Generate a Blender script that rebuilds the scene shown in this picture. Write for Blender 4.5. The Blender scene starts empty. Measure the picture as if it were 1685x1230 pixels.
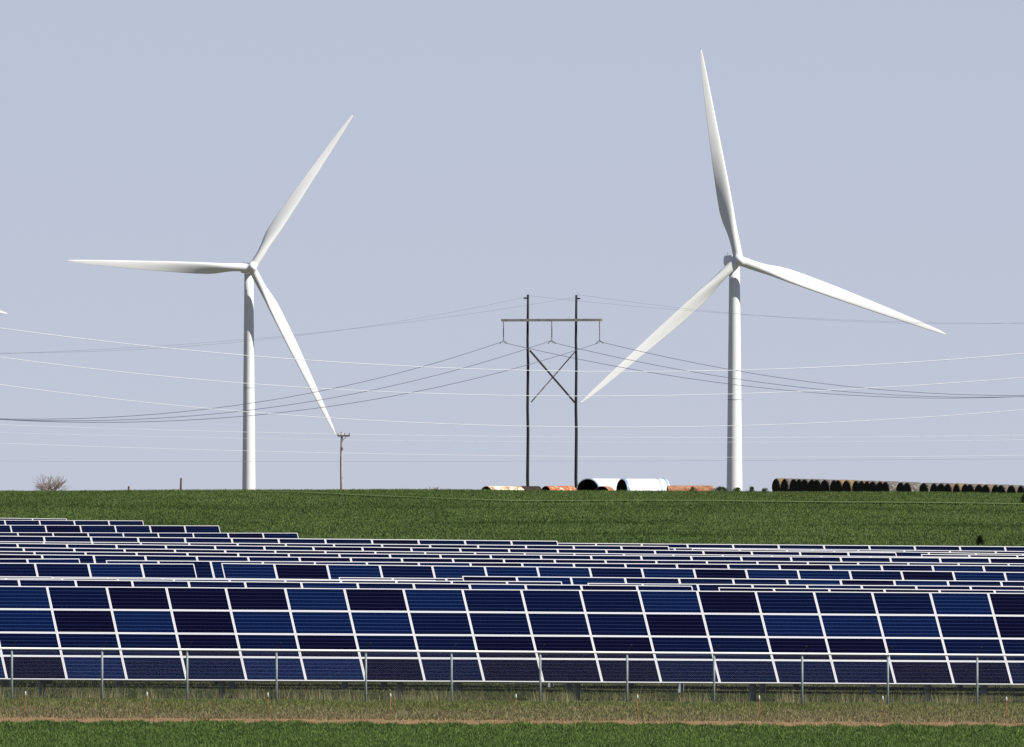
import bpy, math, random
import numpy as np
from mathutils import Vector, Matrix, Euler
R = math.radians
random.seed(7)
rng = np.random.default_rng(7)

# ------------------------------------------------------------------ camera, sky, sun, exposure
F = 27973.0            # focal length in photo pixels (long telephoto)
ZC = 6.6               # camera height above the front field
HOR = 850.0            # photo row of the true horizon
scene = bpy.context.scene
COL = scene.collection
cam = bpy.data.cameras.new('camera'); camo = bpy.data.objects.new('camera', cam); COL.objects.link(camo)
cam.sensor_width = 36; cam.lens = F / 1685 * 36
cam.clip_start = 1; cam.clip_end = 60000
camo.location = (0, 0, ZC)
camo.rotation_euler = (R(90) + math.atan(235 / F), 0, 0)
scene.camera = camo
SUN_EL, SUN_AZ = R(41), R(65)      # azimuth measured from behind the camera towards the right
sdir = Vector((math.sin(SUN_AZ) * math.cos(SUN_EL), -math.cos(SUN_AZ) * math.cos(SUN_EL), math.sin(SUN_EL)))
world = bpy.data.worlds.new('World'); scene.world = world; world.use_nodes = True
wn = world.node_tree; wn.nodes.clear()
sky = wn.nodes.new('ShaderNodeTexSky'); sky.sky_type = 'NISHITA'; sky.sun_disc = False
sky.sun_elevation = SUN_EL; sky.sun_rotation = math.atan2(sdir.x, sdir.y)
sky.air_density = 0.5; sky.dust_density = 0.0; sky.ozone_density = 3.0; sky.altitude = 300
bg = wn.nodes.new('ShaderNodeBackground'); bg.inputs[1].default_value = 0.0667
wo = wn.nodes.new('ShaderNodeOutputWorld')
# pale lilac haze low in the sky, thinning out towards the zenith
wtc = wn.nodes.new('ShaderNodeTexCoord'); wsp = wn.nodes.new('ShaderNodeSeparateXYZ'); wn.links.new(wtc.outputs['Generated'], wsp.inputs[0])
wmr = wn.nodes.new('ShaderNodeMapRange'); wn.links.new(wsp.outputs[2], wmr.inputs[0])
wmr.inputs[1].default_value = .055; wmr.inputs[2].default_value = .26; wmr.inputs[3].default_value = .75; wmr.inputs[4].default_value = .08
wmx = wn.nodes.new('ShaderNodeMixRGB'); wn.links.new(wmr.outputs[0], wmx.inputs[0]); wn.links.new(sky.outputs[0], wmx.inputs[1])
wmx.inputs[2].default_value = (6.3, 6.4, 7.95, 1)
wn.links.new(wmx.outputs[0], bg.inputs[0]); wn.links.new(bg.outputs[0], wo.inputs[0])
sl = bpy.data.lights.new('sun', 'SUN'); sl.energy = 5.0; sl.angle = R(0.5); sl.color = (1, .97, .915)
so = bpy.data.objects.new('sun', sl); COL.objects.link(so); so.rotation_euler = sdir.to_track_quat('Z', 'Y').to_euler(); so.location = (100, -100, 200)
scene.view_settings.view_transform = 'Standard'; scene.view_settings.look = 'None'
scene.view_settings.exposure = 0.35; scene.view_settings.gamma = 1

# ------------------------------------------------------------------ helpers
def tag(o, label=None, cat=None, group=None, kind=None):
    if label: o['label'] = label
    if cat: o['category'] = cat
    if group: o['group'] = group
    if kind: o['kind'] = kind
    return o
def empty(name, loc, rot=(0, 0, 0)):
    o = bpy.data.objects.new(name, None); o.location = loc; o.rotation_euler = rot; COL.objects.link(o); return o
class MB:
    def __init__(s): s.v = []; s.f = []; s.m = []
    def add(s, vs, fs, mi=0):
        b = len(s.v); s.v += [tuple(v) for v in vs]; s.f += [tuple(i + b for i in f) for f in fs]; s.m += [mi] * len(fs); return s
    def box(s, x0, x1, y0, y1, z0, z1, mi=0):
        vs = [(x, y, z) for z in (z0, z1) for y in (y0, y1) for x in (x0, x1)]
        return s.add(vs, [(0, 2, 3, 1), (4, 5, 7, 6), (0, 1, 5, 4), (2, 6, 7, 3), (0, 4, 6, 2), (1, 3, 7, 5)], mi)
    def tube(s, pts, rad, n=6, cap=True, mi=0):
        pts = [Vector(p) for p in pts]; rad = rad if hasattr(rad, '__len__') else [rad] * len(pts)
        vs = []; fs = []
        for i, p in enumerate(pts):
            d = (pts[min(i + 1, len(pts) - 1)] - pts[max(i - 1, 0)]).normalized()
            up = Vector((0, 0, 1)) if abs(d.z) < .9 else Vector((1, 0, 0))
            a = d.cross(up).normalized(); b = a.cross(d)
            for k in range(n):
                t = 2 * math.pi * k / n
                vs.append(p + (a * math.cos(t) + b * math.sin(t)) * rad[i])
        for i in range(len(pts) - 1):
            for k in range(n):
                fs.append((i * n + k, i * n + (k + 1) % n, (i + 1) * n + (k + 1) % n, (i + 1) * n + k))
        if cap: fs.append(tuple(range(n))[::-1]); fs.append(tuple(range((len(pts) - 1) * n, len(pts) * n)))
        return s.add(vs, fs, mi)
    def mesh(s, name, mats, smooth=False):
        me = bpy.data.meshes.new(name); me.from_pydata(s.v, [], s.f)
        for m in (mats if isinstance(mats, (list, tuple)) else [mats]): me.materials.append(m)
        me.polygons.foreach_set('material_index', s.m)
        if smooth: me.polygons.foreach_set('use_smooth', [True] * len(s.f))
        me.update(); return me
    def build(s, name, mats, parent=None, smooth=False, loc=None):
        o = bpy.data.objects.new(name, s.mesh(name, mats, smooth)); COL.objects.link(o)
        if parent: o.parent = parent
        if loc is not None: o.location = loc
        return o

def mat(name, col, rough=.6, spec=.4, noise=None, metal=0, nscale=3, stretch=(1, 1, 1), bump=0, ramp=None):
    m = bpy.data.materials.new(name); m.use_nodes = True; nt = m.node_tree; b = nt.nodes['Principled BSDF']
    b.inputs['Base Color'].default_value = (*col, 1); b.inputs['Roughness'].default_value = rough
    b.inputs['Specular IOR Level'].default_value = spec; b.inputs['Metallic'].default_value = metal
    if noise:
        tc = nt.nodes.new('ShaderNodeTexCoord'); mp = nt.nodes.new('ShaderNodeMapping'); mp.inputs['Scale'].default_value = stretch
        n = nt.nodes.new('ShaderNodeTexNoise'); n.inputs['Scale'].default_value = nscale; n.inputs['Detail'].default_value = 6; n.inputs['Roughness'].default_value = .65
        r = nt.nodes.new('ShaderNodeValToRGB'); lo, hi = ramp or (.35, .65)
        r.color_ramp.elements[0].position = lo; r.color_ramp.elements[1].position = hi
        r.color_ramp.elements[0].color = (*col, 1); r.color_ramp.elements[1].color = (*noise, 1)
        nt.links.new(tc.outputs['Object'], mp.inputs[0]); nt.links.new(mp.outputs[0], n.inputs['Vector'])
        nt.links.new(n.outputs['Fac'], r.inputs[0]); nt.links.new(r.outputs[0], b.inputs['Base Color'])
        if bump:
            bp = nt.nodes.new('ShaderNodeBump'); bp.inputs['Strength'].default_value = bump; bp.inputs['Distance'].default_value = .05
            nt.links.new(n.outputs['Fac'], bp.inputs['Height']); nt.links.new(bp.outputs[0], b.inputs['Normal'])
    return m
def leafmat(name):
    m = bpy.data.materials.new(name); m.use_nodes = True; nt = m.node_tree; b = nt.nodes['Principled BSDF']
    a = nt.nodes.new('ShaderNodeAttribute'); a.attribute_name = 'Col'
    b.inputs['Roughness'].default_value = .7; b.inputs['Specular IOR Level'].default_value = .15
    tr = nt.nodes.new('ShaderNodeBsdfTranslucent'); mx = nt.nodes.new('ShaderNodeMixShader'); mx.inputs[0].default_value = .25
    nt.links.new(a.outputs['Color'], b.inputs['Base Color']); nt.links.new(a.outputs['Color'], tr.inputs[0])
    nt.links.new(b.outputs[0], mx.inputs[1]); nt.links.new(tr.outputs[0], mx.inputs[2])
    nt.links.new(mx.outputs[0], nt.nodes['Material Output'].inputs[0]); return m
def cellmat(name, col, line):
    m = bpy.data.materials.new(name); m.use_nodes = True; nt = m.node_tree; b = nt.nodes['Principled BSDF']
    L = nt.links.new
    tc = nt.nodes.new('ShaderNodeTexCoord'); sp = nt.nodes.new('ShaderNodeSeparateXYZ'); L(tc.outputs['Object'], sp.inputs[0])
    def math_(op, a, bb=None):
        n = nt.nodes.new('ShaderNodeMath'); n.operation = op
        for i, v in enumerate((a, bb)):
            if v is None: continue
            if isinstance(v, (int, float)): n.inputs[i].default_value = v
            else: L(v, n.inputs[i])
        return n.outputs[0]
    def lines(sock, pitch, w):
        fr = math_('FRACT', math_('DIVIDE', math_('ADD', sock, 10 * pitch), pitch))
        return math_('LESS_THAN', math_('ABSOLUTE', math_('SUBTRACT', fr, .5)), w / pitch / 2)
    hy = lines(math_('ADD', sp.outputs[1], .0775), .155, .02)
    hb = math_('MULTIPLY', lines(sp.outputs[1], .0517, .004), .5)
    hx = math_('MULTIPLY', lines(math_('ADD', sp.outputs[0], .08), .16, .006), .2)
    fac = math_('MAXIMUM', math_('MAXIMUM', hy, hb), hx)
    vo = nt.nodes.new('ShaderNodeTexVoronoi'); vo.inputs['Scale'].default_value = 28; L(tc.outputs['Object'], vo.inputs[0])
    hs = nt.nodes.new('ShaderNodeMixRGB'); hs.inputs[1].default_value = (*[c * .8 for c in col], 1); hs.inputs[2].default_value = (*[c * 1.25 for c in col], 1)
    sv = nt.nodes.new('ShaderNodeSeparateColor'); L(vo.outputs['Color'], sv.inputs[0]); L(sv.outputs[0], hs.inputs[0])
    mx = nt.nodes.new('ShaderNodeMixRGB'); L(fac, mx.inputs[0]); L(hs.outputs[0], mx.inputs[1]); mx.inputs[2].default_value = (*line, 1)
    L(mx.outputs[0], b.inputs['Base Color']); b.inputs['Roughness'].default_value = .22; b.inputs['Specular IOR Level'].default_value = .1
    return m

M = {}
M['white'] = mat('turbine_white', (.84, .84, .82), .45, .3, noise=(.76, .76, .74), nscale=.35, stretch=(1, 1, .15))
M['frame'] = mat('aluminium_frame', (.6, .595, .6), .4, .5)
M['cell_b'] = cellmat('cell_blue', (.0005, .0042, .03), (.02, .042, .115))
M['cell_n'] = cellmat('cell_navy', (.0005, .0018, .0165), (.015, .026, .075))
M['cell_d'] = cellmat('cell_dark', (.0007, .0006, .009), (.013, .014, .045))
M['steel'] = mat('galvanised_steel', (.33, .35, .36), .55, .4, noise=(.22, .235, .24), nscale=6)
M['fence'] = mat('fence_steel', (.3, .36, .36), .5, .4, noise=(.22, .26, .26), nscale=9)
M['rail'] = mat('bright_rail', (.86, .86, .82), .4, .5)
M['chain'] = mat('chain_wire', (.17, .175, .19), .5, .4)
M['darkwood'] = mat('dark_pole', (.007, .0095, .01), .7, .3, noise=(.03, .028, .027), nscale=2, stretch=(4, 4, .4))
M['greywood'] = mat('grey_wood', (.3, .26, .22), .85, .2, noise=(.5, .46, .42), nscale=1.2, stretch=(3, 3, .5))
M['brownwood'] = mat('brown_wood', (.12, .07, .05), .85, .2, noise=(.2, .13, .1), nscale=3)
M['wire_dark'] = mat('wire_dark', (.08, .09, .13), .6, .3)
M['wire_grey'] = mat('wire_grey', (.28, .3, .36), .6, .3)
M['wire_white'] = mat('wire_white', (.85, .85, .85), .5, .4)
M['insul'] = mat('insulator', (.2, .19, .22), .3, .5)
M['orange'] = mat('orange_rod', (.42, .075, .03), .5, .4)
M['cap'] = mat('white_cap', (.75, .74, .7), .5, .4)
M['tank'] = mat('tank_white', (.9, .9, .9), .4, .4)
M['tankblue'] = mat('tank_blue_band', (.2, .32, .5), .5, .4)
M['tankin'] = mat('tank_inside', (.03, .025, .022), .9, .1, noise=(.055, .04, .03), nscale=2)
M['rust1'] = mat('rust_cream', (.75, .66, .5), .7, .2, noise=(.4, .14, .05), nscale=1.6, ramp=(.5, .62))
M['rust2'] = mat('rust_orange', (.42, .13, .045), .8, .2, noise=(.75, .62, .48), nscale=2.2, ramp=(.5, .66))
M['rust3'] = mat('rust_red', (.27, .085, .045), .85, .2, noise=(.45, .25, .15), nscale=2.5)
M['hay'] = mat('hay_grey', (.07, .06, .05), .95, .1, noise=(.24, .225, .2), nscale=4, bump=.5)
M['haytan'] = mat('hay_tan', (.16, .11, .055), .95, .1, noise=(.3, .21, .12), nscale=4, bump=.5)
M['haypink'] = mat('hay_brown', (.12, .08, .055), .95, .1, noise=(.22, .17, .135), nscale=4, bump=.5)
M['hayend_shade'] = mat('hay_end_shade', (.035, .03, .024), 1, .0, noise=(.06, .05, .04), nscale=6, bump=.5)  # same hay, darker: shade on the ends turned from the sun, put into colour
M['twig'] = mat('twig', (.34, .26, .23), .9, .1)
M['leaf'] = leafmat('grass_leaf')
M['g_field'] = mat('soil_green', (.035, .06, .016), .95, .05, noise=(.055, .085, .026), nscale=.4)
M['g_far'] = mat('far_soil', (.12, .1, .07), .95, .05, noise=(.09, .1, .05), nscale=.05)
M['g_verge'] = mat('soil_verge', (.13, .115, .05), .95, .05, noise=(.07, .08, .03), nscale=.7)
M['g_yard'] = mat('soil_yard', (.035, .045, .018), .95, .05, noise=(.09, .08, .045), nscale=.5)
M['g_tan'] = mat('bare_soil', (.34, .2, .115), .95, .05, noise=(.2, .15, .075), nscale=1.5, stretch=(1, 1, 1))
M['g_track'] = mat('pale_track', (.16, .2, .08), .95, .05, noise=(.12, .165, .06), nscale=.5)

# ------------------------------------------------------------------ placement maths
PSI = R(16); TP = math.tan(PSI); CP = math.cos(PSI); SP = math.sin(PSI)
W, H = 1.98, 1.0                   # module pitch along and up the table
TILT = R(48)
KP = F * W * CP                    # pitch in px times distance
def on_line(px, t):                # where the line  Y = t + X tan(psi)  crosses an image column
    u = (px - 842.5) / F; Y = t / (1 - u * TP); return u * Y, Y
def zat(py, Y): return ZC + (HOR - py) / F * Y
# rows: (centre pitch px, [tables: (anchor px of a seam, modules left of it, modules right of it, (x,y),(x,y) of the top edge, label)])
ROWS = [
 (96.8, [(856, 12, 12, (0, 964.6), (1685, 976.2), 'front solar table behind the chain link fence')]),
 (91.9, [(1137, 15, 0, (0, 953.2), (1137, 964.4), 'solar table just behind the left and middle of the front table'),
         (1180, 0, 8, (1180, 967), (1685, 971.4), 'solar table just behind the right end of the front table')]),
 (90.8, [(923, 13, 0, (0, 951), (923, 957.2), 'thin sliver of solar table, left one of the second row behind the front table'),
         (965, 0, 11, (965, 959.8), (1685, 965), 'thin solar table, right one of the second row behind the front table')]),
 (89.3, [(715.6, 11, 0, (0, 948.6), (715, 955), 'mostly hidden solar table at left, just before the tall slice of blue panels'),
         (758.6, 0, 13, (758, 948.1), (1685, 956.6), 'solar table at right, just before the tall slice of blue panels')]),
 (88.0, [(555.8, 0, 5, (556, 950.4), (1000, 953.5), 'short low solar table peeping out left of centre at the foot of the tall slice')]),
 (86.2, [(318.4, 7, 0, (0, 926.6), (318, 928), 'left solar table of the tall slice in mid field, ending at a narrow gap'),
         (362, 0, 18, (362, 927), (1685, 941.8), 'long solar table of the tall slice in mid field, right of the narrow gap')]),
 (85.0, [(130.5, 5, 0, (0, 919.6), (130, 919.6), 'short solar table at the left edge right behind the tall slice'),
         (173, 0, 21, (173, 922.4), (1685, 931), 'long solar table right behind the tall slice of panels')]),
 (83.75, [(827, 12, 12, (0, 912.2), (1685, 927.4), 'solar table in the second row behind the tall slice')]),
 (82.7, [(805.6, 12, 12, (0, 907.2), (1685, 918.8), 'solar table in the third row behind the tall slice')]),
 (81.8, [(779.5, 12, 13, (0, 900.8), (1685, 917.9), 'solar table in the fourth row behind the tall slice, sinking out of sight at right')]),
 (80.2, [(1472.8, 21, 0, (0, 893.9), (1472, 909.4), 'long solar table in the fifth row behind the tall slice'),
         (1514, 0, 5, (1514, 912.2), (1685, 913.6), 'short solar table at the right edge in the fifth row behind the tall slice')]),
 (78.7, [(1099, 17, 0, (0, 891), (1099, 898.9), 'left solar table one row before the upper edge of the main block'),
         (1136, 0, 10, (1136, 902.6), (1685, 911.4), 'low right solar table one row before the upper edge of the main block')]),
 (76.3, [(915.7, 15, 0, (0, 882), (915, 890.4), 'solar table along the upper left edge of the main block, ending in a step'),
         (956, 0, 12, (956, 900), (1685, 907.3), 'low solar table before the upper right edge of the main block')]),
 (75.5, [(979, 2, 12, (850, 893.2), (1685, 899.6), 'farthest solar table on the right, along the green field')]),
 (56.9, [(489.2, 12, 0, (0, 876.4), (489, 877.4), 'far left solar table, nearest and longest of the four stepped ones')]),
 (56.5, [(360, 10, 0, (0, 864.2), (360, 865.3), 'far left solar table, second of the four stepped ones')]),
 (56.1, [(234.8, 8, 0, (0, 856), (235, 857), 'far left solar table, third of the four stepped ones')]),
 (55.7, [(108.4, 5, 0, (0, 852.6), (108, 854), 'far left solar table, farthest and shortest of the four stepped ones')]),
]
FALL = 4 * H * math.sin(TILT) + .66     # ground below the top edge
ctrl = []                                # (t, zL, zM, zR) at X = -45, 0, 45
for p, tabs in ROWS:
    t = KP / p; xs = []; zs = []
    for a, nl, nr, (xa, ya), (xb, yb), _ in tabs:
        for k in range(5):
            px = xa + (xb - xa) * k / 4; X, Y = on_line(px, t); xs.append(X); zs.append(zat(ya + (yb - ya) * k / 4, Y) - FALL)
    if len(tabs) == 1 and abs(tabs[0][4][0] - tabs[0][3][0]) < 500: k_, g_ = (-.004, np.mean(zs) + .004 * np.mean(xs))
    else: k_, g_ = np.polyfit(xs, zs, 1)
    k_ = max(-.0125, min(.002, k_)); g_ = np.mean(zs) - k_ * np.mean(xs)
    ctrl.append((t - 1.3, g_ - 45 * k_, g_, g_ + 45 * k_))
g0 = ctrl[0]
SB = 1.549; GD = .2
front = [(-300, -.4), (300, -.4), (425, -.14), (466, -.14), (475, -.02), (486, .0), (523, .02)]
FG = ZC - 5.78
pre = [(t, FG + d + .39, FG + d, FG + d - .39) for t, d in front]
far = [(660, -2.9, -2.9, -2.9), (700, -1.5, -1.55, -1.8), (760, .15, .1, -.2), (820, 1.32, 1.28, 1.0), (860, 1.85, 1.87, 1.6), (900, 2.13, 2.19, 1.93),
       (950, 2.1, 2.25, 1.75), (1000, 2.0, 2.3, 1.4), (1055, 1.9, 2.35, 1.6), (1100, 1.2, 1.5, 1.0), (1165, .3, .5, 0), (1400, -8, -8, -8), (2000, -33, -33, -33),
       (2400, -27, -27, -27), (5000, -60, -60, -60), (20000, -60, -60, -60)]
post = [(t * SB, ZC + a - GD, ZC + b - GD, ZC + c - GD) for t, a, b, c in far]
CT = np.array(sorted(pre + ctrl + post))
tg = np.concatenate([np.arange(-300, 2400, 1.0), np.arange(2400, 31000, 50.0)])
def smooth(col):
    z = np.interp(tg, CT[:, 0], CT[:, col]); k = np.ones(9) / 9
    zz = np.convolve(np.pad(z[:2700], 4, mode='edge'), k, 'valid'); z[:2700] = zz; return z
ZL, ZM, ZR = smooth(1), smooth(2), smooth(3)
def gz(X, Y):
    X = np.asarray(X, float); Y = np.asarray(Y, float)
    xc = np.clip(X, -70, 70); t = Y - np.clip(X, -150, 150) * TP
    a, b, c = np.interp(t, tg, ZL), np.interp(t, tg, ZM), np.interp(t, tg, ZR)
    k = (c - a) / 90; q = ((a + c) / 2 - b) / 2025
    w = np.sin(X * .31 + t * .043) * .02 + np.sin(X * .13 - t * .021 + 1) * .03
    return b + k * xc + q * xc * xc + w * np.clip((t - 700) / 300, 0, 1)

# ------------------------------------------------------------------ ground sheet (one mesh, zones by material)
T1, T2, T3, T4 = 474.5, 483.5, 541.0, 1010.0
ts = sorted(set([-300, 0, 200, 300, 380] + list(np.arange(400, 760, 3.0)) + [T1, T2, T3] + list(np.arange(760, 1800, 6.0)) + list(range(1800, 2400, 30)) + [2500, 2700, 3000, 3300, 3700, 4200, 5000, 7000, 10000, 15000, 25000]))
xs = sorted(set([-9000, -4000, -2000, -1000, -500, -300, -200, -150, -120, -100, -90, -80] + list(range(-70, 72, 2)) + [80, 90, 100, 120, 150, 200, 300, 500, 1000, 2000, 4000, 9000]))
XX, TT = np.meshgrid(xs, ts); YY = TT + np.clip(XX, -150, 150) * TP; ZZ = gz(XX, YY)
gm = MB(); nx = len(xs)
gm.v = list(zip(XX.ravel().tolist(), YY.ravel().tolist(), ZZ.ravel().tolist()))
for j in range(len(ts) - 1):
    tm = (ts[j] + ts[j + 1]) / 2
    mi = 0 if tm < T1 else 1 if tm < T2 else 2 if tm < T3 else 3 if tm < T4 else 0 if tm < 1640 else 4
    for i in range(nx - 1):
        gm.f.append((j * nx + i, j * nx + i + 1, (j + 1) * nx + i + 1, (j + 1) * nx + i)); gm.m.append(4 if abs(xs[i]) > 190 and mi == 0 else mi)
tag(gm.build('ground', [M['g_field'], M['g_tan'], M['g_verge'], M['g_yard'], M['g_far']], smooth=True), kind='structure')
# pale farm track curving over the crest
tk = MB(); pts = []
for px, tb in ((150, 905), (200, 900), (300, 890), (450, 868), (620, 843), (842, 819), (1100, 819), (1400, 819), (1800, 819)):
    pts.append(on_line(px, tb * SB))
pp = []
for a, b in zip(pts[:-1], pts[1:]):
    for k in range(12): pp.append((a[0] + (b[0] - a[0]) * k / 12, a[1] + (b[1] - a[1]) * k / 12))
vs = []
for X, Y in pp:
    for d in (-1.8, 1.8): vs.append((X, Y + d, float(gz(X, Y + d)) + .16))
tk.add(vs, [(2 * i, 2 * i + 1, 2 * i + 3, 2 * i + 2) for i in range(len(pp) - 1)])
tag(tk.build('path', M['g_track']), kind='structure')

# ------------------------------------------------------------------ grass (uncountable)
def grass(name, label, cat, X, Y, h, w, cols, lean=.35, sink=0.02):
    n = len(X); Z = gz(X, Y) - sink
    ang = rng.uniform(0, math.pi, n); dx = np.cos(ang) * w / 2; dy = np.sin(ang) * w / 2
    la = rng.uniform(0, 2 * math.pi, n); ll = rng.uniform(0, lean, n) * h
    v = np.empty((n, 3, 3))
    v[:, 0] = np.stack([X - dx, Y - dy, Z], 1); v[:, 1] = np.stack([X + dx, Y + dy, Z], 1)
    v[:, 2] = np.stack([X + np.cos(la) * ll, Y + np.sin(la) * ll, Z + h], 1)
    me = bpy.data.meshes.new(name); me.vertices.add(n * 3); me.loops.add(n * 3); me.polygons.add(n)
    me.vertices.foreach_set('co', v.ravel()); me.loops.foreach_set('vertex_index', np.arange(n * 3, dtype=np.int32))
    me.polygons.foreach_set('loop_start', np.arange(0, n * 3, 3, dtype=np.int32)); me.polygons.foreach_set('loop_total', np.full(n, 3, dtype=np.int32))
    me.update(calc_edges=True)
    ca = me.color_attributes.new('Col', 'FLOAT_COLOR', 'POINT')
    c = np.ones((n, 3, 4)); c[:, :, :3] = cols[:, None, :]; ca.data.foreach_set('color', c.ravel().astype(np.float32))
    me.materials.append(M['leaf'])
    o = bpy.data.objects.new(name, me); COL.objects.link(o); return tag(o, label, cat, kind='stuff')
def scatter(n, t0, t1, x0, x1, pw=1.0):
    t = t0 + (t1 - t0) * rng.random(n) ** pw; X = rng.uniform(x0, x1, n); return X, t + X * TP, t
def mixcol(n, a, b, sd=.18, f=None):
    f = rng.random(n) if f is None else f
    c = np.outer(1 - f, a) + np.outer(f, b); return np.clip(c * np.exp(rng.normal(0, sd, n))[:, None], 0, .9)
def patch(X, t, s1, s2, ph=0):
    return .5 + .5 * np.sin(X * s1 + 1.7 * np.sin(t * s2 + ph) + ph) * np.sin(t * s2 * 1.3 + .9 * np.sin(X * s1 * .7 + 2))
n = 300000
X, Y, t = scatter(n, 415, T1 + .3, -18, 18)
edge = .8 * np.sin(X * .6) + 1.1 * np.sin(X * 2.9 + 1) + 1.0 * np.sin(X * 7.1)
t = t + edge * np.clip((t - 455) / 20, 0, 1); Y = t + X * TP
grass('field_grass', 'bright green young wheat in the near field along the bottom edge', 'grass', X, Y, rng.uniform(.04, .13, n), rng.uniform(.03, .06, n), mixcol(n, (.048, .09, .016), (.13, .19, .05), .28, np.clip(patch(X, t, .8, .35) * .3 + patch(X, t, 4.3, .9, 2) * .3 + rng.random(n) * .5, 0, 1)), lean=1.0)
n = 16000
X, Y, t = scatter(n, T1, T2 + 1, -19, 19)
grass('dry_stubble', 'sparse dry straw on the bare tan strip', 'dry grass', X, Y, rng.uniform(.02, .06, n), rng.uniform(.02, .06, n), mixcol(n, (.33, .21, .11), (.24, .2, .1), .25))
n = 220000
X, Y, t = scatter(n, T2 - .5, T3 + 2, -20, 20)
edge = 1.6 * np.sin(X * .8 + 2) + 1.3 * np.sin(X * 2.7) + .9 * np.sin(X * 6.3 + 1)
t = t - np.abs(edge) * np.clip((500 - t) / 16, 0, 1); Y = t + X * TP
f = np.clip((t - T2) / 38 * .8 - .12 + (patch(X, t, .5, .12, 1) - .3) * .45 + (patch(X, t, 2.3, .4, 4) - .5) * .3 + rng.normal(0, .22, n), 0, 1)
grass('verge_grass', 'rough half dry grass on the verge in front of the fence', 'grass', X, Y, rng.uniform(.04, .13, n), rng.uniform(.02, .045, n), mixcol(n, (.225, .185, .1), (.12, .155, .04), .33, f), lean=.9)
# taller straw tufts along the fence and below the first table
bx, by = [], []
for k in range(140):
    t0 = rng.uniform(524, 546); x0 = rng.uniform(-20, 20); m = int(rng.integers(10, 60)); s = rng.uniform(.08, .35)
    bx.append(x0 + rng.normal(0, s, m)); by.append(np.full(m, t0) + x0 * TP + rng.normal(0, s, m))
X = np.concatenate(bx); Y = np.concatenate(by); n = len(X)
grass('tall_dry_grass', 'tall pale dry grass tufts at the foot of the fence', 'dry grass', X, Y, rng.uniform(.18, .55, n), rng.uniform(.01, .022, n), mixcol(n, (.34, .28, .15), (.16, .18, .07), .25), lean=.5)
n = 160000
X, Y, t = scatter(n, T3 - 2, 640, -24, 24, 1.5)
f = np.clip(patch(X, t, .35, .3) * .9 + rng.normal(0, .25, n), 0, 1)
grass('yard_grass', 'green and dry grass on the ground below the solar tables', 'grass', X, Y, rng.uniform(.03, .12, n), rng.uniform(.02, .06, n), mixcol(n, (.034, .062, .014), (.11, .105, .045), .35, f), lean=.9)
n = 560000
X, Y, t = scatter(n, 1060, 1425, -47, 47)
band = .8 * np.exp(-((t - 1155 - 3 * np.sin(X * .09)) / 4.5) ** 2) * (.6 + .4 * np.sin(X * .21 + 1)) + .6 * np.exp(-((t - 1115 - 3 * np.sin(X * .13 + 1)) / 4) ** 2) * (.6 + .4 * np.sin(X * .17)) + .3 * np.exp(-((t - 1235 - 6 * np.sin(X * .1)) / 10) ** 2)
f = np.clip(.55 + .3 * (patch(X, t, .22, .045, 2) - .5) + .25 * (patch(X, t, .9, .2, .4) - .5) - band + rng.normal(0, .16, n), 0, 1)
dist = np.ones(n, bool)
grass('crop_field', 'dark green wheat covering the rising field behind the solar tables', 'grass', X[dist], Y[dist], rng.uniform(.07, .17, n) * (1 + .9 * patch(X, t, 1.7, .5, 3) * (t > 1375)), rng.uniform(.05, .13, n), mixcol(n, (.052, .086, .018), (.145, .2, .058), .14, f), lean=.8)

# ------------------------------------------------------------------ solar tables
def module_meshes():
    out = {}
    w, h, fw = 1.972 / 2, .992 / 2, .034
    fm = MB()
    for (x0, x1, y0, y1) in ((-w, w, h - fw, h), (-w, w, -h, -h + fw), (-w, -w + fw, -h + fw, h - fw), (w - fw, w, -h + fw, h - fw)):
        fm.box(x0, x1, y0, y1, -.035, .006)
    out['frame'] = fm.mesh('frame', M['frame'])
    for k in 'bnd':
        out[k] = MB().box(-w + fw + .001, w - fw - .001, -h + fw + .001, h - fw - .001, -.012, 0).mesh('solar_panel', M['cell_' + k])
    return out
MOD = module_meshes()
def panel_beam(x0, x1, y, z):     # purlin
    return MB().box(x0, x1, y - .04, y + .04, z - .12, z)
PAT = ['bbnbdnddddbdbnnnnbdnnnbd'[i:] for i in (0,)][0]
FRONTPAT = ['nbbnbnddddbdbnnnbdnnnbdn', 'nbnbdbdbbbbnnnbdbnbbbbdn', 'dnbnbnnbndnnndnnbddnnbnn', 'nbndnbndnbnddbnbdnndnbnd']
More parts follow.
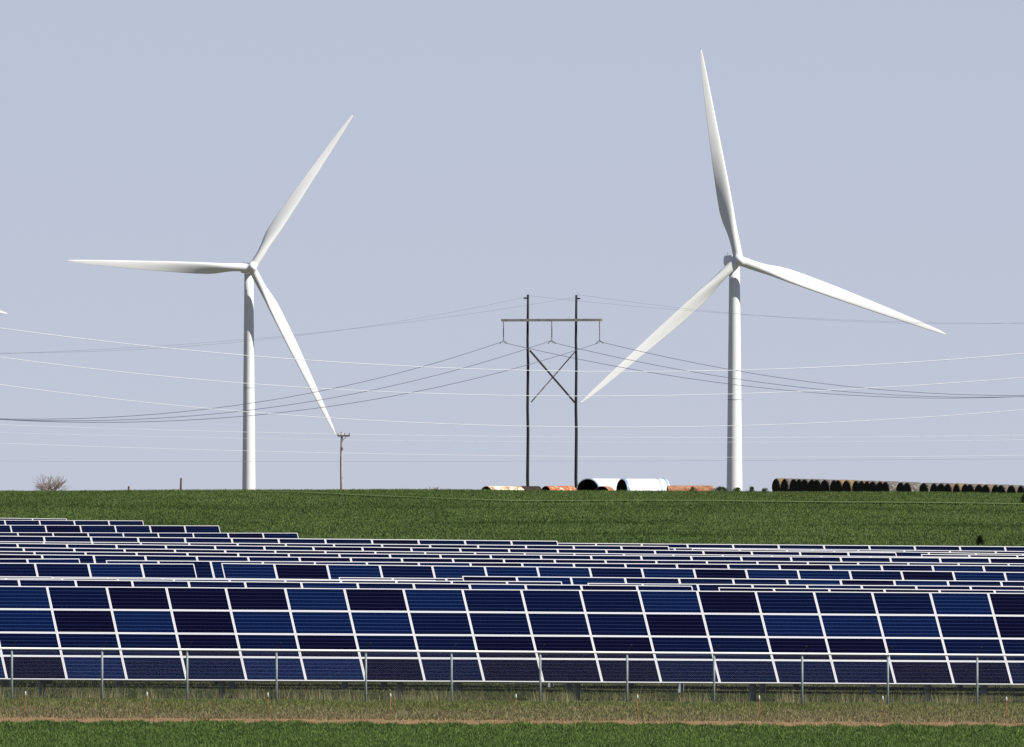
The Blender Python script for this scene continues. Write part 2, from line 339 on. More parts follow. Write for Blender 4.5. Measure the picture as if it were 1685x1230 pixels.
# columns start 12 modules left of the seam at x=856
LINES = ['nnnbndddb' , ]
FR = {0: 'nnn' + 'bnddd' + 'bdbnnnb' + 'dnnnbd' + 'bnb', 1: 'nbn' + 'bdbdb' + 'bbnnnnd' + 'nbbbnd' + 'nbn', 2: 'nnn' + 'nnndn' + 'dnndddn' + 'nddnnn' + 'dnn', 3: 'nnb' + 'dbnnb' + 'bdndddn' + 'nnnddn' + 'ndn'}
seen = 0
for ri, (p, tabs) in enumerate(ROWS):
    t = KP / p
    for ti, (a, nl, nr, (xa, ya), (xb, yb), label) in enumerate(tabs):
        Xa, Ya = on_line(xa, t); Xb, Yb = on_line(xb, t); za, zb = zat(ya, Ya), zat(yb, Yb)
        sa, sb = Xa / CP, Xb / CP; sl_ = (zb - za) / (sb - sa)
        X0, _ = on_line(a, t); s0 = X0 / CP - nl * W
        ztop = za + (s0 - sa) * sl_
        L_ = (nl + nr) * W
        ox, oy = s0 * CP, t + s0 * SP
        base = ztop - FALL
        root = empty('solar_table', (ox, oy, base), (0, -math.atan(sl_), PSI))
        tag(root, label, 'solar table', 'ground mounted solar tables set out in rows')
        for c in range(nl + nr):
            for r_ in range(4):
                q = (r_ + .5) * H
                loc = ((c + .5) * W, -q * math.cos(TILT), FALL - q * math.sin(TILT))
                if ri == 0: kk = FR[r_][c % 24]
                else: kk = random.choice('bbnnd' if ri in (5, 6) else 'nnndb' if ri < 5 else 'nnnnnd')
                o = bpy.data.objects.new('solar_panel', MOD[kk]); o.location = loc; o.rotation_euler = (TILT + R(random.uniform(-.25, .25)), R(random.uniform(-.12, .12)), R(random.uniform(-.12, .12))); o.parent = root; COL.objects.link(o)
                f_ = bpy.data.objects.new('frame', MOD['frame']); f_.parent = o; COL.objects.link(f_)
        # purlins under the panels, posts, rafters
        for q in (.55, 1.5, 2.5, 3.45):
            yy, zz = -q * math.cos(TILT), FALL - q * math.sin(TILT)
            panel_beam(.1, L_ - .1, yy + .035 * math.sin(TILT) + .05, zz - .05).build('purlin', M['steel'], root)
        first = 1.2 if ri else 1.05
        xx = first
        if ri == 1: first = .4
        if ri == 0:
            xp, _ = on_line(50, t - 1.4); xx = (xp / CP - s0) % (3 * W)
        while xx < L_ - .3:
            wx, wy = ox + xx * CP + 1.35 * SP, oy + xx * SP - 1.35 * CP
            g = float(gz(wx, wy)) - (base + xx * sl_) - .25
            top = FALL - 2.02 * math.sin(TILT) - .2
            post = MB().box(xx - .1, xx + .1, -1.36, -1.34, g, top).box(xx - .1, xx - .085, -1.43, -1.3605, g, top).box(xx + .085, xx + .1, -1.43, -1.3605, g, top)
            post.build('leg', M['steel'], root)
            rf = MB(); y0, z0 = -.35 * math.cos(TILT), FALL - .35 * math.sin(TILT) - .22; y1, z1 = -3.6 * math.cos(TILT), FALL - 3.6 * math.sin(TILT) - .22
            rf.tube([(xx, y0 + .1, z0), (xx, y1 + .1, z1)], .055, 4).build('rafter', M['steel'], root)
            xx += (3 if ri != 1 else 2) * W

# ------------------------------------------------------------------ chain link fence
tf = 523.0
Xl, Yl = on_line(-60, tf); Xr, Yr = on_line(1745, tf)
def frail(px): return 1067.2 + (1078.6 - 1067.2) * px / 1685
fx0 = empty('chain_link_fence', (0, tf, float(gz(0, tf))))
tag(fx0, 'galvanised chain link fence with white top rail standing before the front panels', 'fence')
o_ = Vector((0, tf, float(gz(0, tf))))
def FP(px, z=None, dy=0):
    X, Y = on_line(px, tf); zz = zat(frail(px), Y) if z is None else z
    return Vector((X, Y + dy, zz)) - o_
MB().tube([FP(p_) for p_ in range(-60, 1746, 60)], .034, 8).build('top_rail', M['rail'], fx0, smooth=True)
posts = [-125 + 144.4, 168, 308, 455, 602, 743, 889, 1032, 1175, 1320, 1461, 1608]
for i, px in enumerate([-124] + posts + [1752]):
    px = max(-58, min(1744, px))
    tp = FP(px, dy=-.0); g = float(gz(tp.x + o_.x, tp.y + o_.y)) - o_.z - .1
    po = MB().tube([(tp.x, tp.y + .055, g), (tp.x, tp.y + .055, tp.z + .02)], .034, 8).build('fence_post', M['fence'], fx0, smooth=True)
    MB().tube([(tp.x, tp.y + .055, tp.z), (tp.x + .03, tp.y + .05, tp.z + .09), (tp.x + .14, tp.y - .1, tp.z + .24)], .018, 5).build('barb_arm', M['darkwood'], po)
cl = MB(); hgt = 1.62; Ltot = (Xr - Xl) / CP; pitch = .06
Xm0 = Xl / CP
k = -hgt
def fz(s):
    X = s * CP; Y = tf + s * SP; px = 842.5 + F * X / Y; return X, Y, zat(frail(px), Y)
while k < Ltot:
    for sgn in (1, -1):
        s0, s1 = (Xm0 + k, Xm0 + k + hgt) if sgn > 0 else (Xm0 + k + hgt, Xm0 + k)
        s0 = max(Xm0, min(Xm0 + Ltot, s0)); s1 = max(Xm0, min(Xm0 + Ltot, s1))
        if abs(s1 - s0) < .1: continue
        fr = abs(s1 - s0) / hgt
        X0, Y0, z0 = fz(s0); X1, Y1, z1 = fz(s1)
        cl.tube([Vector((X0, Y0 - .03, z0 - hgt)) - o_, Vector((X1, Y1 - .03, z0 - hgt + hgt * fr)) - o_], .0008, 3, cap=False)
    k += pitch
cl.build('chain_mesh', M['chain'], fx0)
# marker rods
for i, px in enumerate([42, 242, 442, 642, 849, 1048, 1250, 1451, 1655]):
    X, Y = on_line(px, 484); z = float(gz(X, Y))
    r = empty('marker_rod', (X, Y, z))
    where = ['leftmost', 'second from the left', 'third from the left', 'fourth from the left', 'middle', 'sixth from the left', 'third from the right', 'second from the right', 'rightmost'][i]
    tag(r, f'thin orange rod on the tan strip, {where} of the nine', 'marker rod', 'orange rods along the tan strip')
    dx = random.uniform(-.03, .03)
    MB().tube([(0, 0, -.1), (dx, 0, .6)], .007, 6).build('rod', M['orange'], r, smooth=True)
    MB().tube([(dx, 0, .6), (dx, 0, .69), (dx, 0, .73)], [.022, .022, .008], 6).build('cap', M['cap'], r, smooth=True)

# ------------------------------------------------------------------ wind turbines
def blade_mesh(L=40.0):
    mb = MB(); st = [0, .02, .045, .08, .12, .17, .22, .3, .4, .5, .6, .7, .8, .9, .96, .99, 1.0]
    NP = 20; rings = []
    for s in st:
        r = s * (L - .7) + .7
        root = max(0, min(1, (s - .03) / .17)); root = root * root * (3 - 2 * root)
        chord = np.interp(s, [0, .045, .1, .16, .22, .3, .5, .75, .93, .98, 1], [1.75, 1.78, 2.15, 2.55, 2.75, 2.65, 2.15, 1.42, .78, .5, .04])
        thick = np.interp(s, [0, .045, .12, .2, .3, .5, 1], [1.75, 1.75, 1.65, 1.25, .8, .4, .1]) if s < 1 else .02
        tw = R(np.interp(s, [0, .1, .2, .35, .5, .75, 1], [34, 34, 29, 17, 8, 3, 0]))
        ring = []
        for k in range(NP):
            a = 2 * math.pi * k / NP
            cx, cy = math.cos(a) * .5, math.sin(a) * .5          # circle
            xx = (1 + math.cos(a)) / 2                            # 1 = leading edge
            yt = .5 * (math.sin(a)) * (xx ** .25 + .0) * (1 - .15 * (1 - xx)) if xx > 0 else 0
            yt = math.sin(a) * .5 * (.15 + .85 * xx ** .8)
            c = chord
            px_ = (1 - root) * cx * 1.75 + root * (xx - .70) * c     # chordwise, + = leading
            py_ = (1 - root) * cy * 1.75 + root * yt * thick         # + = downwind
            X = px_ * math.cos(tw) - py_ * math.sin(tw) * -1 * 0 ; 
            cx2 = px_ * math.cos(tw) + py_ * math.sin(tw); cy2 = -px_ * math.sin(tw) + py_ * math.cos(tw)
            ring.append((cx2, cy2 - 1.2 * s * s * .6, r))
        rings.append(ring)
    vs = [v for rg in rings for v in rg]; fs = []
    for i in range(len(rings) - 1):
        for k in range(NP): fs.append((i * NP + k, i * NP + (k + 1) % NP, (i + 1) * NP + (k + 1) % NP, (i + 1) * NP + k))
    fs.append(tuple(range(NP))); fs.append(tuple(range((len(rings) - 1) * NP, len(rings) * NP))[::-1])
    return mb.add(vs, fs).mesh('blade', M['white'], True)
BL = blade_mesh()
def turbine(hx, hy, scale, angles, yaw, label, group, d_lo, d_hi, toff=0, lens=(40, 40, 40)):
    Y = F / scale; X = (hx - 842.5) / scale; hz = ZC + (HOR - hy) / scale
    # tower axis behind the hub
    tx = X - math.sin(yaw) * 3.6 + toff; ty = Y + math.cos(yaw) * 3.6
    g = float(gz(tx, ty)); root = empty('wind_turbine', (tx, ty, g)); tag(root, label, 'wind turbine', group)
    hb = hz - g
    z5 = ZC + (HOR - 805) / scale - g
    sl2 = (d_lo - d_hi) / max(1, (hb - 2 - z5))
    d0 = d_lo + sl2 * z5
    tw = MB(); N = 48; zs_ = [-.5] + [hb * k / 12 for k in range(1, 12)] + [hb - 1.2]
    tw.tube([(0, 0, z) for z in zs_], [(d0 + (d_hi - d0) * max(0, z) / (hb - 1.2)) / 2 for z in zs_], N).build('tower', M['white'], root, smooth=True)
    for f_ in (.36, .68):
        zr = hb * f_; rr_ = (d0 + (d_hi - d0) * zr / (hb - 1.2)) / 2
        MB().tube([(0, 0, zr - .06), (0, 0, zr + .06)], rr_ + .015, N, cap=False).build('flange_ring', M['steel'], root, smooth=True)
    na = MB()
    prof = [(-2.2, .8, .8), (-1.9, 1.05, 1.05), (0, 1.2, 1.15), (4.2, 1.15, 1.1), (5.4, .95, .9), (5.8, .6, .6)]
    vs = []; NN = 16
    for y, a, b in prof:
        for k in range(NN):
            q = 2 * math.pi * k / NN; cx = math.copysign(abs(math.cos(q)) ** .5, math.cos(q)); cz = math.copysign(abs(math.sin(q)) ** .5, math.sin(q))
            vs.append((cx * a, y, cz * b))
    fs = [(i * NN + k, (i + 1) * NN + k, (i + 1) * NN + (k + 1) % NN, i * NN + (k + 1) % NN) for i in range(len(prof) - 1) for k in range(NN)]
    fs += [tuple(range(NN)), tuple(range((len(prof) - 1) * NN, len(prof) * NN))[::-1]]
    nac = na.add(vs, fs).build('nacelle', M['white'], root, loc=(0, 0, hb)); nac.rotation_euler = (0, 0, yaw)
    MB().tube([(-.3, 4.6, 1.0), (-.3, 4.6, 1.7)], .06, 6).build('wind_vane', M['steel'], nac)
    hub = MB(); pr = [(-1.7, .02), (-1.6, .4), (-1.2, .75), (-.6, 1.0), (.3, 1.1), (1.35, 1.05)]
    vs = []; 
    for y, r in pr:
        for k in range(24): vs.append((math.cos(k * math.pi / 12) * r, y, math.sin(k * math.pi / 12) * r))
    fs = [(i * 24 + k, (i + 1) * 24 + k, (i + 1) * 24 + (k + 1) % 24, i * 24 + (k + 1) % 24) for i in range(5) for k in range(24)] + [tuple(range(24)), tuple(range(120, 144))[::-1]]
    hubo = hub.add(vs, fs).build('hub', M['white'], root, smooth=True)
    hubo.location = (math.sin(yaw) * 3.6, -math.cos(yaw) * 3.6, hb); hubo.rotation_euler = (0, 0, yaw)
    for a_, ln in zip(angles, lens):      # clockwise from straight up as seen from the front
        b = bpy.data.objects.new('blade', BL); COL.objects.link(b); b.parent = root
        b.matrix_local = Matrix.Translation(hubo.location) @ Matrix.Rotation(yaw, 4, 'Z') @ Matrix.Rotation(R(a_), 4, 'Y') @ Matrix.Diagonal((1, 1, ln / 40, 1))
    return root
G = 'wind turbines beyond the crest'
turbine(1212.5, 428.5, 8.95, (-10.5, 109.3, 228.6), R(11), 'right hand white wind turbine, nearer one, one blade pointing almost straight up', G, 2.88, 1.95, toff=.3, lens=(39.6, 41.4, 39.5))
turbine(412, 441, 7.6, (33.8, 153.2, 272.1), R(11), 'left white wind turbine with one blade pointing flat to the left', G, 2.85, 1.95, toff=.3, lens=(40.2, 40.5, 40.5))
turbine(-312, 450, 8.4, (101.5, 221.5, 341.5), R(11), 'blade tip of a wind turbine poking in at the left edge of the picture', G, 2.88, 1.95)

# ------------------------------------------------------------------ H frame pylon and its wires
PS = 15.5; PY = F / PS; LT = R(16)
def world_px(px, py, sc): return Vector(((px - 842.5) / sc, F / sc, ZC + (HOR - py) / sc))
hc = world_px(908, 805, PS); hcz = float(gz(hc.x, PY))
hf = empty('power_pylon', (hc.x, PY, hcz), (0, 0, -LT)); tag(hf, 'tall dark two legged power pylon with crossarm and cross bracing', 'power pylon')
def hp(px, py, dy=0): return ((px - 908) / PS / math.cos(LT), dy, ZC + (HOR - py) / PS - hcz)
for px, pt in ((868.5, 485), (948, 486)):
    a = hp(px, pt); jit = [(a[0] + .03 * math.sin(k * 2.1), .0, -1 + (a[2] + 1) * k / 10) for k in range(11)]
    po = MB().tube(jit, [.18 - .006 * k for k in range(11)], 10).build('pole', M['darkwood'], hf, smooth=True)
    s_ = -1 if px < 900 else 1
    MB().box(min(a[0], a[0] + s_ * .45), max(a[0], a[0] + s_ * .45), -.06, .06, a[2] - .45, a[2] - .3).build('peak_bracket', M['darkwood'], po)
a, b = hp(826, 527), hp(990, 528.5)
MB().box(a[0], b[0], -.34, -.2, a[2] - .14, a[2] + .12).box(a[0], b[0], .2, .34, a[2] - .14, a[2] + .12).build('crossarm', M['greywood'], hf)
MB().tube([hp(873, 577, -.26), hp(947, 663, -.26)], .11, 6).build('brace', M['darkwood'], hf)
MB().tube([hp(947, 577, .26), hp(873, 662, .26)], .07, 6).build('brace', M['greywood'], hf)
for px in (828.5, 908, 986.5):
    q0, q1 = hp(px, 529), hp(px, 562)
    ins = MB()
    n_ = 14; pts = []; rad = []
    for k in range(n_ * 2 + 1):
        pts.append((q0[0], 0, q0[2] + (q1[2] - q0[2]) * k / (n_ * 2))); rad.append(.035 if k % 2 == 0 else .075)
    io = ins.tube(pts, rad, 8).build('insulator', M['insul'], hf)
    MB().tube([(q1[0] - .42, 0, q1[2] - .28), (q1[0] - .2, 0, q1[2] - .02), (q1[0], 0, q1[2] + .03), (q1[0] + .2, 0, q1[2] - .02), (q1[0] + .42, 0, q1[2] - .28)], .035, 5).build('wire_clamp', M['darkwood'], io)

def wire(pts, X0, Y0, m, rad, material, label, group=None, x_lo=-90, x_hi=1790, deg=2):
    """a wire hanging in one vertical plane through (X0, Y0) with dY/dX = m"""
    q = []
    for px, py in pts:
        u = (px - 842.5) / F; Y = (Y0 - m * X0) / (1 - m * u); q.append((u * Y, ZC + (HOR - py) / F * Y))
    q = np.array(q); c = np.polyfit(q[:, 0], q[:, 1], deg)
    def xa(px): u = (px - 842.5) / F; return u * (Y0 - m * X0) / (1 - m * u)
    xl, xh = xa(x_lo), xa(x_hi); ps = []
    for k in range(61):
        X = xl + (xh - xl) * k / 60; ps.append((X, Y0 + m * (X - X0), float(np.polyval(c, X))))
    base = Vector(ps[30]); o = MB().tube([Vector(p_) - base for p_ in ps], rad, 4, cap=True).build('power_wire', material, loc=base)
    return tag(o, label, 'wire', group)
mL = 1 / math.tan(LT)
gl = 'dark conductors hung from the pylon'
GL = {828.5: ([(828, 563), (680, 607), (504, 646), (403, 667), (300, 677), (200, 688), (100, 691), (0, 687.5)], [(828, 563), (873, 575), (1052, 610), (1190, 632), (1314, 645), (1465, 652.5), (1590, 654), (1685, 654)]),
      908: ([(908, 563), (835, 582), (757, 608), (626, 637), (504, 661), (403, 679), (252, 690.5), (100, 693), (0, 689)], [(908, 563), (946, 574), (1128, 608), (1264, 632), (1340, 641), (1490, 651), (1600, 653.5), (1685, 653)]),
      986.5: ([(987, 563), (948, 577), (900, 594), (850, 604), (706, 641), (555, 666), (429, 684), (252, 693), (100, 694.5), (0, 691)], [(987, 563), (1052, 578), (1198, 608), (1289, 621), (1405, 637), (1490, 646), (1590, 651), (1685, 650)])}
nm = {828.5: 'left', 908: 'middle', 986.5: 'right'}
for px, (lp, rp) in GL.items():
    X0 = hc.x + (px - 908) / PS; Y0 = PY - (px - 908) / PS * math.tan(LT)
    def fixm(pts): return pts
    wire(lp, X0, Y0, mL, .027, M['wire_dark'], f'dark conductor sagging left from the {nm[px]} insulator of the pylon', gl, -90, px)
    wire(rp, X0, Y0, mL, .027, M['wire_dark'], f'dark conductor sagging right from the {nm[px]} insulator of the pylon', gl, px, 1790)
gs = 'thin shield wires at the pylon tops'
for px, lp, rp, nme in ((866, [(866, 488), (706, 522), (555, 546), (403, 560), (252, 574), (100, 580), (0, 582)], [(866, 488), (950, 494), (1100, 508), (1250, 520), (1400, 528), (1685, 532)], 'left'),
                   (950, [(950, 487), (850, 507), (655, 535), (504, 549), (400, 556), (252, 571), (0, 583)], [(950, 487), (1060, 496), (1138, 510), (1289, 524), (1405, 529.5), (1685, 531.5)], 'right')):
    X0 = hc.x + (px - 908) / PS; Y0 = PY - (px - 908) / PS * math.tan(LT)
    wire(lp, X0, Y0, mL, .009, M['wire_dark'], f'thin faint shield wire running left from the {nme} pylon peak', gs, -90, px)
    wire(rp, X0, Y0, mL, .009, M['wire_dark'], f'thin faint shield wire running right from the {nme} pylon peak', gs, px, 1790)
gw = 'pale wires sagging across the whole picture'
Yw = 1520
wire([(0, 540), (202, 565.6), (403, 585.8), (605, 598.4), (850, 609.5), (1001, 612), (1198, 610), (1390, 603.4), (1541, 593), (1685, 582)], 0, Yw, .25, .026, M['wire_white'], 'highest of the pale wires sagging across the whole picture', gw, deg=3)
wire([(0, 588), (202, 612), (403, 632), (605, 644), (850, 651), (1037, 651), (1198, 648), (1340, 645), (1490, 636), (1685, 621)], 0, Yw - 6, .25, .023, M['wire_white'], 'second highest of the pale wires sagging across the whole picture', gw, deg=3)
wire([(0, 634), (176, 654), (353, 674), (555, 689), (850, 702), (1037, 703), (1238, 700), (1390, 693), (1541, 687), (1685, 674)], 0, Yw - 12, .25, .021, M['wire_white'], 'third highest of the pale wires sagging across the whole picture', gw, deg=3)
gd = 'thin level wires low over the crest'
wire([(0, 698), (403, 714), (850, 718), (1200, 719), (1685, 717)], 0, 1960, .3, .016, M['wire_white'], 'faint level pale wire just above the wooden pole top', gd)
wire([(0, 711), (403, 724), (850, 727), (1200, 726), (1685, 725)], 0, 1975, .3, .011, M['wire_white'], 'faintest level pale wire just below the wooden pole top', gd)
wire([(0, 729), (202, 737), (504, 746), (850, 750), (1200, 752), (1685, 750)], 0, 1900, .3, .017, M['wire_white'], 'lowest pale level wire, halfway up the wooden pole', gd)
wire([(0, 760), (400, 758), (850, 760), (1200, 759), (1685, 755)], 0, 1880, .3, .013, M['wire_grey'], 'lowest of all wires, a thin grey one above the crest', gd)

# ------------------------------------------------------------------ wooden distribution pole
sc = 16.0; b0 = world_px(562, 806, sc); g = float(gz(b0.x, b0.y))
wp = empty('utility_pole', (b0.x, b0.y, g)); tag(wp, 'small weathered wooden utility pole with a short crossarm, between pylon and left turbine', 'utility pole')
ht = ZC + (HOR - 711) / sc - g
pts = [(.025 * math.sin(k), 0, -.5 + (ht + .5) * k / 8) for k in range(9)]
MB().tube(pts, [.17 - .007 * k for k in range(9)], 8).build('pole', M['greywood'], wp, smooth=True)
MB().box(-.42, .85, -.24, -.13, ht - .5, ht - .33).build('crossarm', M['brownwood'], wp)
MB().tube([(.05, -.2, ht - .95), (.5, -.2, ht - .5)], .03, 4).build('brace', M['brownwood'], wp)
for dx in (-.36, .35, .8): MB().tube([(dx, -.18, ht - .33), (dx, -.18, ht - .22), (dx, -.18, ht - .12)], [.04, .07, .05], 6).build('insulator', M['insul'], wp)
MB().box(-.14, .14, -.32, -.16, ht - 1.9, ht - 1.6).build('pole_box', M['brownwood'], wp)
# field fence posts on the crest
for px, top, lab in ((297.5, 787, 'tall thin wooden post alone on the crest left of the left turbine'), (211.5, 800.5, 'short wooden post stub on the crest right of the bare shrub')):
    X, Y = on_line(px, 1402); z = float(gz(X, Y)); h_ = zat(top, Y) - z
    o = MB().tube([(0, 0, -.2), (.01, 0, h_ * .5), (.03, 0, h_)], [.1, .085, .08], 7).build('wooden_post', M['brownwood'], loc=(X, Y, z)); tag(o, lab, 'post')

# ------------------------------------------------------------------ pipe and tank sections behind the crest
def tank(px, topy, D, L_, ang, mats, label, sc=16.4, name='tank_section', rim=None, bands=()):
    """open cylinder lying on the ground; near left end centred at px, axis turned ang degrees from the line of sight to the right"""
    X = (px - 842.5) / sc; Y = F / sc; zt = ZC + (HOR - topy) / sc; z0 = zt - D
    r = empty(name, (X, Y, z0), (0, 0, R(90 - ang))); tag(r, label, 'tank')
    N = 40; th = .06; a = Vector((1, 0, 0))
    def cyl(x0, x1, ro, ri):
        m = MB(); vs = []
        for x, rr in ((x0, ro), (x1, ro), (x1, ri), (x0, ri)):
            for k in range(N): q = 2 * math.pi * k / N; vs.append((x, math.cos(q) * rr, D / 2 + math.sin(q) * rr))
        fo = [(k, (k + 1) % N, N + (k + 1) % N, N + k) for k in range(N)]
        fe = [(N + k, N + (k + 1) % N, 2 * N + (k + 1) % N, 2 * N + k) for k in range(N)] + [(3 * N + k, 3 * N + (k + 1) % N, (k + 1) % N, k) for k in range(N)]
        fi = [(2 * N + k, 2 * N + (k + 1) % N, 3 * N + (k + 1) % N, 3 * N + k) for k in range(N)]
        m.add(vs, fo + fe, 0); m.f += fi; m.m += [1] * N; return m
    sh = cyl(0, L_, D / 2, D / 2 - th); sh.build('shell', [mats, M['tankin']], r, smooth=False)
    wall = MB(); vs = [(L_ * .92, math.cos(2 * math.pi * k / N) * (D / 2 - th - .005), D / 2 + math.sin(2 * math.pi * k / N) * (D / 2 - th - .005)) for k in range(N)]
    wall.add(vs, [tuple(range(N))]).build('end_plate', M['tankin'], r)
    for (x0, x1) in bands: cyl(x0, x1, D / 2 + .02, D / 2 + .004).build('band', [M['tankblue'], M['tankblue']], r)
    return r
tank(967, 787.8, 2.45, 9.0, 22, M['tank'], 'white tank section with a wide dark open end, right beside the right pylon leg', bands=((.01, .35),))
tank(1023, 788.2, 2.4, 4.9, 62, M['tank'], 'white tank section with a narrow dark open end and blue bands', bands=((.01, .3), (3.9, 4.02), (4.6, 4.8)))
tank(800, 800.3, 2.2, 4.2, 50, M['rust1'], 'cream coloured rusty pipe at the left end of the pipe row', sc=16.8)
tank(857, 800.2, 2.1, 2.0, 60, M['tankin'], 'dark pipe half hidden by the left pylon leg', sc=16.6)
tank(898, 800.0, 2.0, 3.2, 55, M['rust2'], 'orange and cream rusty pipe between the pylon legs', sc=16.5)
tank(990, 800.2, 1.8, 1.2, 30, M['rust3'], 'small brown rusted drum in front of the white tanks', sc=17.0)
tank(1098, 799.3, 1.5, 4.5, 84, M['rust3'], 'low rust red pipe lying right of the white tanks', sc=16.6)

# ------------------------------------------------------------------ round hay bales
def bale_mesh(matl, seed):
    rr = random.Random(seed); m = MB(); N = 28; Rr = .8; Lb = 1.5
    xs_ = [0, .05, .12, .4, .75, 1.1, 1.4, 1.47, 1.5]; rf = [.86, .94, 1, 1.01, 1.02, 1.01, 1, .96, .9]
    vs = []
    for x, f_ in zip(xs_, rf):
        for k in range(N): q = 2 * math.pi * k / N; r_ = Rr * f_ * (1 + rr.uniform(-.03, .03)) ; vs.append((x, math.cos(q) * r_, max(-.0, Rr + math.sin(q) * r_)))
    fs = [(i * N + k, i * N + (k + 1) % N, (i + 1) * N + (k + 1) % N, (i + 1) * N + k) for i in range(len(xs_) - 1) for k in range(N)]
    m.add(vs, fs, 0); m.m[:N] = [1] * N; m.f += [tuple(range(N))[::-1], tuple(range((len(xs_) - 1) * N, len(xs_) * N))]; m.m += [1, 1]  # both ends and the near bevel ring get the painted shade colour
    return m.mesh('hay_bale', [matl, M['hayend_shade']], False)
BM = [bale_mesh(M['hay'], s) for s in range(4)]; BT = bale_mesh(M['haytan'], 9); BP = bale_mesh(M['haypink'], 11)
px = 1278.0; i = 0; Yb = 1625.0; bales = []
arch = [1276, 1290, 1305, 1314, 1323, 1335, 1343, 1356.5, 1371, 1378, 1392, 1407.5, 1416.5, 1425.5, 1435, 1447, 1456, 1481, 1491.5, 1519, 1536, 1547.5, 1558.5, 1573, 1587, 1595, 1610, 1621, 1637, 1646, 1663, 1679, 1694, 1706]
tans = {0: 'T', 9: 'T', 10: 'T', 12: 'P', 15: 'P', 23: 'T', 22: 'P', 24: 'P', 26: 'P', 27: 'P'}
ax = R(60)
for i, px in enumerate(arch):
    Yq = 1624 - (px - 1276) / 11.7 * 1.46
    X = (px - 842.5) / F * Yq
    g = float(gz(X, Yq))
    topn = np.interp(px, [1276, 1380, 1480, 1600, 1690], [786.5, 786.5, 790.5, 795, 798.5])
    zb = zat(topn, Yq) - 1.62
    me = BT if tans.get(i) == 'T' else BP if tans.get(i) == 'P' else BM[i % 4]
    o = bpy.data.objects.new('hay_bale', me); COL.objects.link(o); o.location = (X, Yq, min(zb, g + .12)); o.rotation_euler = (0, 0, R(90) - ax + R(random.uniform(-5, 5)))
    bales.append((o, i))
def ordw(k): return ['first', 'second', 'third', 'fourth', 'fifth', 'sixth', 'seventh', 'eighth', 'ninth', 'tenth', 'eleventh', 'twelfth', 'thirteenth', 'fourteenth', 'fifteenth', 'sixteenth', 'seventeenth', 'eighteenth', 'nineteenth', 'twentieth'][k]
for o, i in bales:
    c = 'tan topped' if tans.get(i) == 'T' else 'brownish' if tans.get(i) == 'P' else 'weathered grey'
    if i == 0: l = 'tan round hay bale at the left end of the long row, dark end showing'
    elif i <= 16: l = f'{c} round hay bale, {ordw(i)} after the left end bale'
    elif i == 17: l = f'{c} round hay bale, first right of the left pale gap in the row'
    elif i == 18: l = f'{c} round hay bale just left of the wide bright gap in the long row'
    else: l = f'{c} round hay bale, {ordw(i - 19)} right of the wide bright gap'
    tag(o, l, 'hay bale', 'round hay bales in a long row')

# ------------------------------------------------------------------ shrubs and weeds
def bare_shrub(px, sc, top, width, label, nb=46):
    X = (px - 842.5) / sc; Y = F / sc; z = float(gz(X, Y)) ; hh = ZC + (HOR - top) / sc - z
    m = MB(); rr = random.Random(5)
    def grow(p, d, ln, r, depth):
        q = p + d * ln; mid = p + d * ln * .5 + Vector((rr.uniform(-1, 1), rr.uniform(-1, 1), rr.uniform(-1, 1))) * ln * .06
        m.tube([p, mid, q], [r, r * .85, r * .65], 3, cap=False)
        if depth == 0: return
        for k in range(rr.choice((2, 3, 3))):
            nd = (d + Vector((rr.uniform(-1, 1), rr.uniform(-1, 1), rr.uniform(-.4, .7))) * .6).normalized()
            grow(p + d * ln * rr.uniform(.5, 1), nd, ln * rr.uniform(.55, .8), r * .6, depth - 1)
    for k in range(nb):
        a = rr.uniform(0, 2 * math.pi); e = rr.uniform(.15, 1.0)
        d = Vector((math.cos(a) * e * width, math.sin(a) * e * width, .75 + .5 * rr.random())).normalized()
        grow(Vector((rr.uniform(-.5, .5), rr.uniform(-.5, .5), 0)), d, hh * rr.uniform(.3, .48), .028, 3)
    o = m.build('bare_shrub', M['twig'], loc=(X, Y, z)); return tag(o, label, 'shrub')
bare_shrub(81, 19.2, 776, 2.3, 'leafless brown shrub on the crest near the left edge')
bare_shrub(712, 19.0, 800, 1.6, 'faint low leafless scrub on the crest just left of the pipes', nb=12)
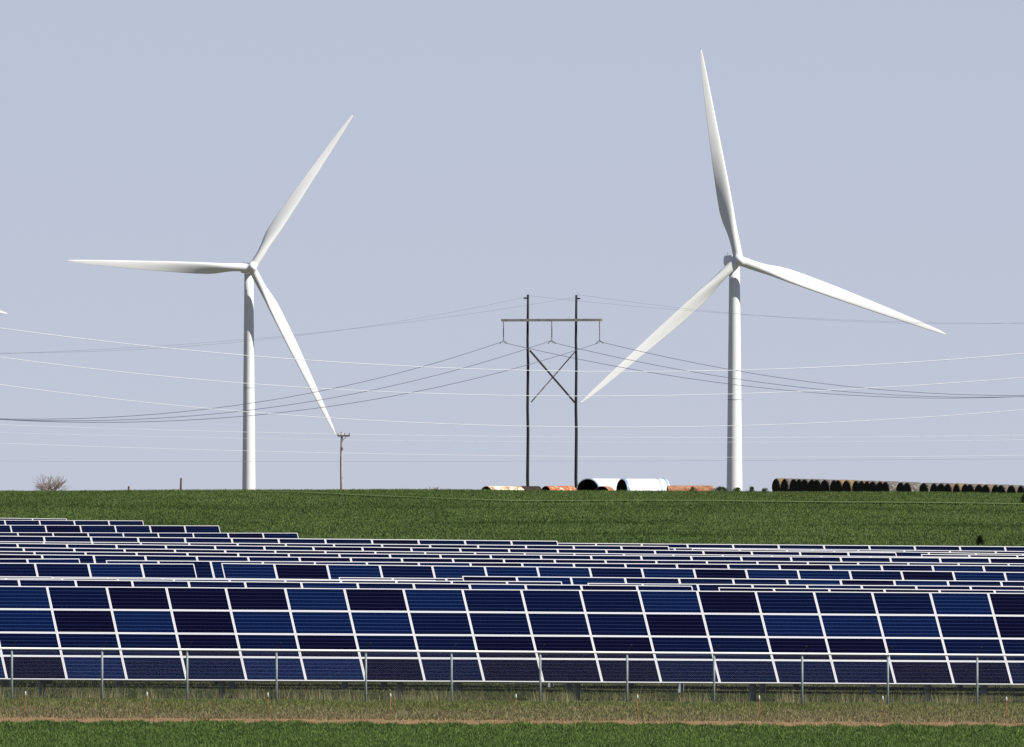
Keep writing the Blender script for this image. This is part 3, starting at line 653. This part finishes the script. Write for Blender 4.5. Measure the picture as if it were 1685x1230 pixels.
def leafy(px, py_top, wpx, t, label, n=700, dark=1.0, name='green_weed'):
    X, Y = on_line(px, t); z = float(gz(X, Y)); scl = F / Y; hh = zat(py_top, Y) - z; wd = wpx / scl
    v = []; f = []; c = []
    for k in range(n):
        a = random.uniform(0, 2 * math.pi); q = random.random(); zz = random.random() ** .8
        rr_ = wd / 2 * math.sqrt(q) * (1.05 - .6 * zz) * (1 + .35 * math.sin(3 * a + px))
        cx, cy, cz = math.cos(a) * rr_, math.sin(a) * rr_, zz * hh * random.uniform(.7, 1)
        s = random.uniform(.05, .11); an = random.uniform(0, 6.28); b = len(v)
        v += [(cx - math.cos(an) * s * .4, cy - math.sin(an) * s * .4, cz), (cx + math.cos(an) * s * .4, cy + math.sin(an) * s * .4, cz), (cx + random.uniform(-s, s), cy, cz + s * 1.3)]
        f.append((b, b + 1, b + 2)); sh = random.uniform(.6, 1.3) * dark; c += [(.06 * sh, .085 * sh, .02 * sh, 1)] * 3
    for k in range(5):
        a = random.uniform(-.3, .3); b = len(v); v += [(a - .02, 0, -.1), (a + .02, 0, -.1), (a * 1.6, 0, hh * .9)]; f.append((b, b + 1, b + 2)); c += [(.06, .06, .03, 1)] * 3
    me = bpy.data.meshes.new(name); me.from_pydata(v, [], f); me.update(); ca = me.color_attributes.new('Col', 'FLOAT_COLOR', 'POINT')
    ca.data.foreach_set('color', np.array(c, dtype=np.float32).ravel()); me.materials.append(M['leaf'])
    o = bpy.data.objects.new(name, me); o.location = (X, Y, z); COL.objects.link(o); return tag(o, label, 'plant')
leafy(1140, 802, 16, 1392, 'small green weed growing in front of the rust red pipe', 200)
leafy(1186, 802, 34, 1396, 'green weed clump at the left foot of the right turbine tower', 600)
leafy(1213, 803, 18, 1394, 'low green weed clump right before the right turbine tower', 300)
leafy(1237, 801, 12, 1398, 'tall thin green weed just right of the right turbine tower', 220)
leafy(1258, 804.5, 16, 1396, 'low green weed next to the left end of the hay bales', 220)
leafy(1613, 882, 14, 1085, 'small dark green bush alone in the field above the far right tables', 500, .45, 'small_bush')
leafy(1686, 813, 18, 1290, 'dark green bush cut by the right edge on the field crest', 400, .5, 'small_bush')
print('objects', len(bpy.data.objects))
